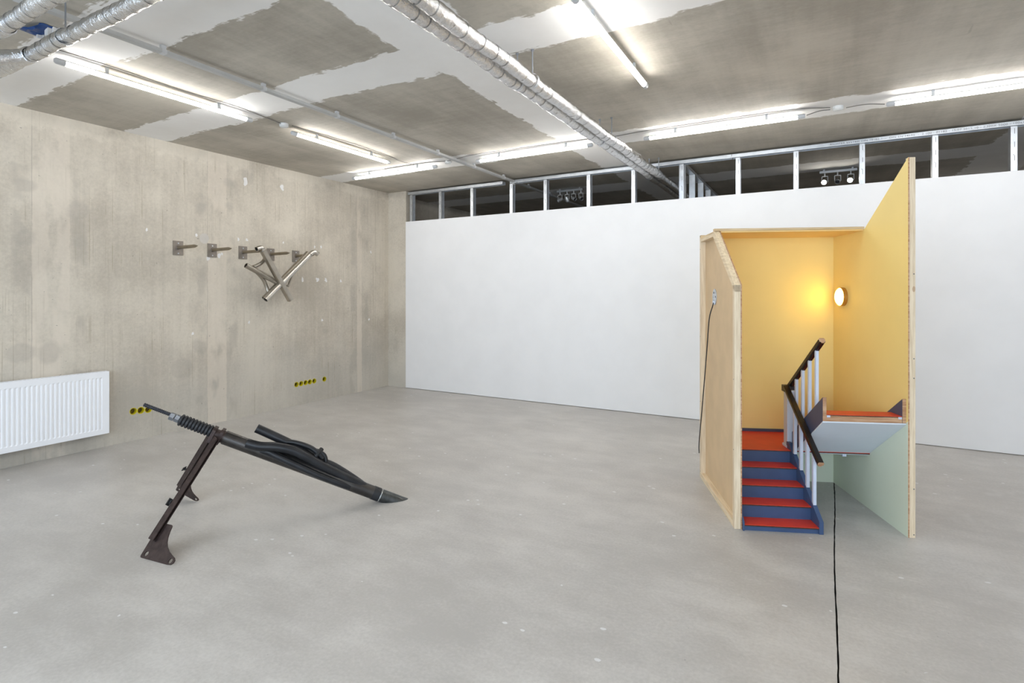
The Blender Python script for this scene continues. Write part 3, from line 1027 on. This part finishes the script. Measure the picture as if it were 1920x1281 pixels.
# collar and clamp at the top of the tube
MB().lathe([(1.235, 0.0), (1.235, 0.040), (1.275, 0.040), (1.275, 0.034), (1.30, 0.034), (1.30, 0)], AO - FO, AX, 28).build('collar', 'iron', fs, smooth=True)
mb = MB()
mb.prism([(-0.043, -0.05), (0.043, -0.05), (0.043, 0.034), (0.030, 0.047), (-0.030, 0.047), (-0.043, 0.034)], lambda p, q, d: W(d, p, q), 1.252, 1.272)
mb.build('clamp_plate', 'iron', fs)
mb = MB()
mb.prism([(-0.043, -0.055), (0.043, -0.055), (0.043, 0.03), (0.028, 0.043), (-0.028, 0.043), (-0.043, 0.03)], lambda p, q, d: W(d, p, q), 1.300, 1.322)
mb.build('clamp_plate', 'iron', fs)
# bellows
prof = [(1.322, 0.0), (1.322, 0.030)]
t = 1.324
for i in range(10):
    prof += [(t, 0.030), (t + 0.005, 0.0375), (t + 0.0105, 0.0385), (t + 0.016, 0.0375), (t + 0.020, 0.030)]
    t += 0.0208
prof += [(t, 0.026), (t, 0)]
MB().lathe([(a, r) for a, r in prof], AO - FO + NN * 0.004, AX + NN * 0.002, 28).build('bellows', 'rubber', fs, smooth=True)
tn = t
for i in range(2):
    MB().lathe([(tn, 0), (tn, 0.023), (tn + 0.003, 0.0255), (tn + 0.027, 0.0255), (tn + 0.030, 0.023), (tn + 0.030, 0)], AO - FO + NN * 0.008, AX, 6).build('hex_nut', 'nut', fs)
    tn += 0.033
prof = [(tn - 0.02, 0.0), (tn - 0.02, 0.010)]
t = tn - 0.02
while t < 1.752:
    prof += [(t, 0.0098), (t + 0.004, 0.0125), (t + 0.0075, 0.0125), (t + 0.0105, 0.0098)]
    t += 0.0115
prof += [(t, 0.0)]
MB().lathe(prof, AO - FO + NN * 0.011 - AX * 0, AX + NN * 0.003, 16).build('threaded_rod', 'rod', fs, smooth=True)


# legs with gusset plates
def leg(FL, FR, A, bars, label, mdir):
    FL, FR, A = V(FL), V(FR), V(A)
    e1 = (FR - FL).normalized()
    w = A - FL
    e2 = w.normalized()
    nrm = e1.cross(e2).normalized()
    if nrm.dot(V((-FL.x, -FL.y, 1.5)) - V((0, 0, FL.z))) < 0:
        nrm = -nrm
    P = lambda p, q, d: FL + e1 * p + e2 * q + nrm * d - FO
    sc = (FR - FL).length / 0.252
    out = [(-0.012, 0.010), (-0.006, 0.002), (0.006, 0.0), (0.215, 0.0), (0.236, 0.004), (0.25, 0.016), (0.25, 0.03), (0.236, 0.042), (0.205, 0.052), (0.17, 0.066),
           (0.14, 0.084), (0.118, 0.106), (0.102, 0.13), (0.09, 0.16), (0.082, 0.19), (0.074, 0.196), (0.0, 0.196), (-0.016, 0.18), (-0.016, 0.10)]
    out = [(a * sc, b) for a, b in out]
    import bmesh
    holes = [(0.022 * sc, 0.026), (0.222 * sc, 0.022)]
    th = 0.006
    # plate outline and round holes filled as one flat region, then given thickness
    bm = bmesh.new()
    edges = []
    def loop(pp):
        vs = [bm.verts.new(P(a, b, 0)) for a, b in pp]
        for i in range(len(vs)):
            edges.append(bm.edges.new((vs[i], vs[(i + 1) % len(vs)])))
    loop(out)
    for hx, hy in holes:
        loop([(hx + 0.0135 * math.cos(2 * math.pi * i / 16), hy + 0.0135 * math.sin(2 * math.pi * i / 16)) for i in range(16)])
    bmesh.ops.triangle_fill(bm, use_beauty=True, use_dissolve=False, edges=edges)
    r = bmesh.ops.extrude_face_region(bm, geom=bm.faces[:])
    bmesh.ops.translate(bm, vec=-nrm * th, verts=[v for v in r['geom'] if isinstance(v, bmesh.types.BMVert)])
    bmesh.ops.recalc_face_normals(bm, faces=bm.faces[:])
    me = bpy.data.meshes.new('foot_plate')
    bm.to_mesh(me)
    bm.free()
    me.materials.append(M['iron'])
    po = bpy.data.objects.new('leg', None)
    COL.objects.link(po)
    po.parent = fs
    fo = bpy.data.objects.new('foot_plate', me)
    COL.objects.link(fo)
    fo.parent = po
    # leg iron: an angle profile
    hgt = w.length
    m2 = MB()
    m2.prism([(-0.010, 0.098), (0.034, 0.092), (0.030, hgt - 0.02), (-0.012, hgt)], P, 0.0, 0.005)
    m2.prism([(-0.010, 0.098), (-0.004, 0.098), (-0.006, hgt), (-0.012, hgt)], P, 0.0, 0.022)
    m2.prism([(-0.010, 0.098), (0.034, 0.092), (0.030, hgt - 0.02), (-0.012, hgt)], P, 0.017, 0.022)
    m2.build('leg_iron', 'iron', po)
    m3 = MB()
    q0 = 0.30
    m3.prism([(-0.034, q0), (-0.018, q0), (-0.018, q0 + 0.02), (-0.034, q0 + 0.02)], P, 0.01, 0.02)
    m3.prism([(-0.042, q0 - 0.012), (-0.034, q0 - 0.012), (-0.034, q0 + 0.03), (-0.042, q0 + 0.03)], P, 0.004, 0.026)
    m3.build('wing_bolt', 'rubber', po)
    return po


leg((-3.345, 1.647, 0.0), (-3.094, 1.679, 0.0), (-3.405, 2.139, 0.562), None, 'front', 1)
leg((-4.12, 2.27, 0.045), (-3.880, 2.283, 0.0), (-3.520, 2.175, 0.575), None, 'rear', -1)

# ------------------------------------------------------------------ stair box
PH = math.radians(22.3)
SO = V((-0.458, 3.703, 0))
sb = thing('staircase_box', 'small stairwell with red treads and yellow walls inside a timber-framed box', 'sculpture', SO, PH)
TB = 0.530       # depth at which the sloping top edge meets the flat top
PT = 0.038       # thickness of the timber frame


def side(p, q, d): return (d, p, q)


# left wall
outl = [(0, 0), (1.0, 0), (1.0, 1.957), (TB, 1.957), (0, 1.556)]
lp = MB().prism(outl, side, PT, PT + 0.008, (0, 1, 2)).build('left_panel', ['mdf', 'yellow', 'raw_wood'], sb)
MB().box(0, PT, 0, 0.04, 0, 1.556).build('post', 'pine_v', lp, bevel=0.0015)
MB().box(0, PT, 0.96, 1.0, 0, 1.957).build('post', 'pine_v', lp, bevel=0.0015)
MB().box(0, PT, 0.04, 0.96, 0, 0.04).build('bottom_rail', 'pine_h', lp, bevel=0.0015)
MB().box(0, PT, TB + 0.02, 0.96, 1.919, 1.957).build('top_rail', 'pine_h', lp, bevel=0.0015)
MB().prism([(0, 1.556), (TB, 1.957), (TB + 0.04, 1.957), (TB + 0.04, 1.925), (0.0, 1.510)], side, 0, PT).build('sloping_rail', 'pine_h', lp, bevel=0.0015)
for (b, z) in ((0.98, 0.05), (0.98, 0.62), (0.98, 1.15), (0.98, 1.86), (0.02, 0.5), (0.02, 0.95)):
    MB().lathe([(0.0, 0.004), (0.0012, 0.003), (0.0012, 0)], (0, b, z), (-1, 0, 0), 8).build('screw', 'slot', lp)
# right wall: yellow above the upper flight, green below it
AI = 1.022
upl = lambda b: 0.715 - 0.69 * b
rp = MB()
rp.prism([(0, upl(0)), (0.475, upl(0.475)), (1.0, 0.385), (1.0, 1.957), (0.515, 1.957), (0, 2.337)], side, AI, AI + 0.008, (1, 0, 2))
rp.prism([(0, 0), (1.0, 0), (1.0, 0.385), (0.475, upl(0.475)), (0, upl(0))], side, AI, AI + 0.008, (3, 0, 2))
rp = rp.build('right_panel', ['mdf', 'yellow', 'raw_wood', 'green'], sb)
A2_ = AI + 0.008
MB().box(A2_, A2_ + 0.034, 0, 0.04, 0, 2.337).build('post', 'pine_v', rp, bevel=0.0015)
MB().box(A2_, A2_ + 0.034, 0.96, 1.0, 0, 1.957).build('post', 'pine_v', rp, bevel=0.0015)
MB().box(A2_, A2_ + 0.034, 0.04, 0.96, 0, 0.04).build('bottom_rail', 'pine_h', rp, bevel=0.0015)
MB().box(A2_, A2_ + 0.034, 0.515, 0.96, 1.919, 1.957).build('top_rail', 'pine_h', rp, bevel=0.0015)
MB().prism([(0.04, 2.337 - 0.0296), (0.515, 1.957), (0.515, 1.91), (0.04, 2.26)], side, A2_, A2_ + 0.034).build('sloping_rail', 'pine_h', rp, bevel=0.0015)
for (b, z) in ((0.02, 0.02), (0.02, 0.30), (0.02, 0.98), (0.02, 1.62), (0.02, 1.1)):
    MB().lathe([(0.0, 0.004), (0.0012, 0.003), (0.0012, 0)], (A2_ + 0.025, 0, z), (0, -1, 0), 8).build('screw', 'slot', rp)
# back wall
bp = MB()
bp.box(PT + 0.008, AI, 0.985, 0.993, 0.385, 1.947, 0)
bp.box(PT + 0.008, AI, 0.985, 0.993, 0, 0.385, 1)
bp = bp.build('back_panel', ['yellow', 'green'], sb)
for a in (0.05, 0.5, 0.985):
    MB().box(a, a + 0.038, 0.993, 1.03, 0, 1.947).build('post', 'pine_v', bp)
# top
tp = MB().box(0.0, AI, TB + 0.02, 1.0, 1.947, 1.953).build('ceiling_panel', 'box_top', sb)
MB().box(-0.001, AI, TB - 0.016, TB + 0.02, 1.9575, 1.974).build('front_rail', 'pine_x', tp)
MB().box(PT + 0.008, AI, TB - 0.004, TB + 0.02, 1.947, 1.9575).build('panel_edge', 'box_top', tp)
MB().box(0.0, AI, 0.96, 1.0, 1.9575, 1.974).build('rear_rail', 'pine_x', tp)

# lower flight
TH, TW, B0, Z0 = 0.0875, 0.1155, -0.02, 0.04
aL, aR = PT + 0.008, 0.500


def tread(a0, a1, b0, b1, z):
    m = MB()
    n = 8
    m.box(a0, a1, b0, b1, z - 0.010, z - 0.003, 1)
    m.box(a0, a1, b0 + 0.001, b1, z - 0.003, z, 0)
    return m.build('tread', ['red', 'tread_edge'], sb)


for k_ in range(4):
    b = B0 + TW * k_
    tread(aL, aR, b, b + TW + 0.012, Z0 + TH * k_)
for k_ in range(5):
    b = B0 + TW * k_ + 0.010
    z1 = Z0 + TH * k_ - 0.010
    z0 = 0.0 if k_ == 0 else Z0 + TH * (k_ - 1)
    MB().box(aL, aR, b, b + 0.010, z0, z1).build('riser', 'blue', sb)
zl = Z0 + TH * 4
bl_ = B0 + TW * 4
ld_ = MB()
ld_.box(aL, AI, bl_, 0.985, zl - 0.003, zl, 0)
ld_.box(aL, AI, bl_, 0.985, zl - 0.010, zl - 0.003, 1)
ld_.box(aL, AI, bl_ + 0.02, 0.985, zl - 0.018, zl - 0.010, 2)
ld_ = ld_.build('landing', ['red', 'tread_edge', 'soffit'], sb)
sl = 0.757
str_prof = [(B0 - 0.002, 0), (B0 - 0.002, 0.078), (0.475, 0.078 + sl * 0.472), (0.52, 0.078 + sl * 0.472), (0.52, 0.345), (0.10, 0.0)]
MB().prism(str_prof, side, aR, 0.526).build('stringer', 'blue', sb, bevel=0.0015)
MB().prism([(B0 - 0.002, 0), (B0 - 0.002, 0.055), (0.45, 0.055 + sl * 0.45), (0.45, 0.30), (0.08, 0.0)], side, aL, aL + 0.010).build('wall_stringer', 'blue', sb)

# upper flight
ua0, ua1 = 0.559, 1.000
for k_ in range(4):
    b = 0.36 - 0.115 * k_
    z = zl + 0.0875 * (k_ + 1)
    tread(ua0, ua1, max(b - 0.003, 0.022), b + 0.13, z)
    MB().box(ua0, ua1, b + 0.115, b + 0.125, z - 0.0875, z - 0.010).build('riser', 'blue', sb)
us_top = lambda b: 0.862 - 0.695 * b
MB().prism([(0.02, 0.697), (0.475, 0.375), (0.60, 0.372), (0.60, us_top(0.60)), (0.02, us_top(0.02))], side, 0.537, 0.559, (0, 0, 0)).build('stringer', 'blue_dark', sb)
MB().box(0.5375, 0.5585, 0.0185, 0.0205, 0.698, us_top(0.02)).build('raw_end', 'raw_wood', sb)
MB().prism([(0.02, 0.697), (0.475, 0.375), (0.985, 0.372), (0.985, 0.47), (0.60, us_top(0.60)), (0.02, us_top(0.02))], side, 1.000, AI).build('wall_stringer', 'blue_dark', sb)
MB().box(1.0005, 1.0215, 0.0185, 0.0205, 0.698, us_top(0.02)).build('raw_end', 'raw_wood', sb)
MB().prism([(0.02, 0.697), (0.475, 0.375), (0.475, 0.367), (0.02, 0.689)], side, 0.537, AI - 0.0005).build('soffit', 'soffit', sb)
MB().box(ua0, ua1, 0.022, 0.034, 0.697, zl + 0.35 - 0.003).build('front_board', 'raw_wood', sb)
for a in (0.562, 0.978):
    MB().box(a, a + 0.02, 0.0195, 0.022, 0.722, 0.735).build('wedge', 'baluster', sb)
MB().box(0.86, 0.885, 0.475, 0.50, 0.352, 0.374).build('cleat', 'baluster', sb)
# skirting on the back wall
MB().box(aL, AI, 0.972, 0.985, zl, zl + 0.022).build('skirting', 'blue_dark', sb)

# balustrade
MB().box(0.505, 0.562, 0.515, 0.585, 0.345, 0.800).build('newel_post', 'baluster', sb, bevel=0.002)
MB().box(0.497, 0.566, 0.508, 0.592, zl, zl + 0.018).build('newel_plinth', 'baluster', sb, bevel=0.002)
lr = lambda b: 0.828 - 0.675 * (0.55 - b)
for b in (0.395, 0.292, 0.187, 0.085):
    s0 = 0.078 + sl * (b + 0.022)
    MB().box(0.503, 0.522, b - 0.012, b + 0.010, s0 - 0.012, lr(b) - 0.03).build('baluster', 'baluster', sb)
ur = lambda b: 0.828 + 0.718 * (0.60 - b)
for b in (0.465, 0.355, 0.243, 0.135):
    MB().box(0.539, 0.557, b - 0.011, b + 0.009, us_top(b) - 0.012, ur(b) - 0.03).build('baluster', 'baluster', sb)


def rail(p0, p1, name):
    p0, p1 = V(p0), V(p1)
    m = MB()
    d = (p1 - p0).normalized()
    s = V((1, 0, 0))
    u = s.cross(d).normalized()
    if u.z < 0:
        u = -u
    pr = [(-0.018, -0.014), (-0.009, -0.016), (-0.009, -0.024), (0.009, -0.024), (0.009, -0.016), (0.018, -0.014), (0.019, 0.006), (0.013, 0.014), (-0.013, 0.014), (-0.019, 0.006)]
    m.prism(pr, lambda p, q, dd_: p0 + d * dd_ + s * p + u * q, 0, (p1 - p0).length, (0, 1, 0))
    return m.build(name, ['rail', 'raw_wood'], sb)


rail((0.513, 0.56, lr(0.56) - 0.012), (0.513, -0.012, lr(-0.012) - 0.012), 'handrail')
rail((0.549, 0.60, ur(0.60) - 0.012), (0.549, 0.058, ur(0.058) - 0.012), 'handrail')
MB().box(0.496, 0.568, 0.548, 0.606, 0.785, 0.832).build('handrail_corner', 'rail', sb, bevel=0.004)

# ------------------------------------------------------------------ wall lamp in the box, its plate and lead outside
RZ = Matrix.Rotation(PH, 4, 'Z')


def bw(a, b, z): return SO + RZ @ V((a, b, z))


lm = thing('wall_lamp', 'glowing round opal lamp with brass rim on the yellow wall', 'lamp', bw(AI, 0.82, 1.475), PH)
MB().lathe([(0, 0), (0, 0.071), (0.028, 0.071), (0.030, 0.068), (0.024, 0.0665), (0.024, 0.0)], (0, 0, 0), (-1, 0, 0), 36).build('brass_rim', 'brass', lm, smooth=True)
MB().lathe([(0.023, 0.066)] + [(0.024 + 0.028 * math.sin(i * math.pi / 20), 0.066 * math.cos(i * math.pi / 20)) for i in range(11)], (0, 0, 0), (-1, 0, 0), 36).build('opal_shade', 'opal', lm, smooth=True)

so = thing('mounting_plate', 'round perforated metal plate screwed to the outside of the box', 'metal plate', bw(PT, 0.66, 1.475), PH)
mb = MB()
mb.lathe([(0, 0), (0, 0.06), (0.004, 0.06), (0.005, 0.057), (0.004, 0.05), (0.004, 0)], (0, 0, 0), (-1, 0, 0), 28)
mb.build('disc', 'galv', so, smooth=True)
for i in range(6):
    a = i * math.pi / 3
    MB().lathe([(0.0045, 0.0), (0.0045, 0.008), (0.0065, 0.006), (0.0065, 0)], (0, 0.036 * math.cos(a), 0.036 * math.sin(a)), (-1, 0, 0), 10).build('screw', 'slot' if i % 2 else 'galv', so)
MB().box(-0.016, 0, -0.012, 0.012, -0.06, -0.03).build('terminal', 'galv', so)
pts = [(PT - 0.012, 0.655, 1.43), (0.012, 0.62, 1.405), (-0.010, 0.63, 1.31), (-0.012, 0.69, 1.095), (-0.014, 0.765, 0.84), (-0.016, 0.85, 0.57), (-0.018, 0.94, 0.29), (-0.02, 0.93, 0.21), (-0.014, 0.91, 0.155), (0.0, 0.89, 0.12), (0.012, 0.86, 0.06), (0.005, 0.80, 0.048)]
tag(MB().tube(smooth_path([bw(*p) for p in pts[:8]], 6), 0.0042, 8).build('power_lead', 'black_cable', None, smooth=True), 'thin black lead hanging down the outside of the box', 'cable')
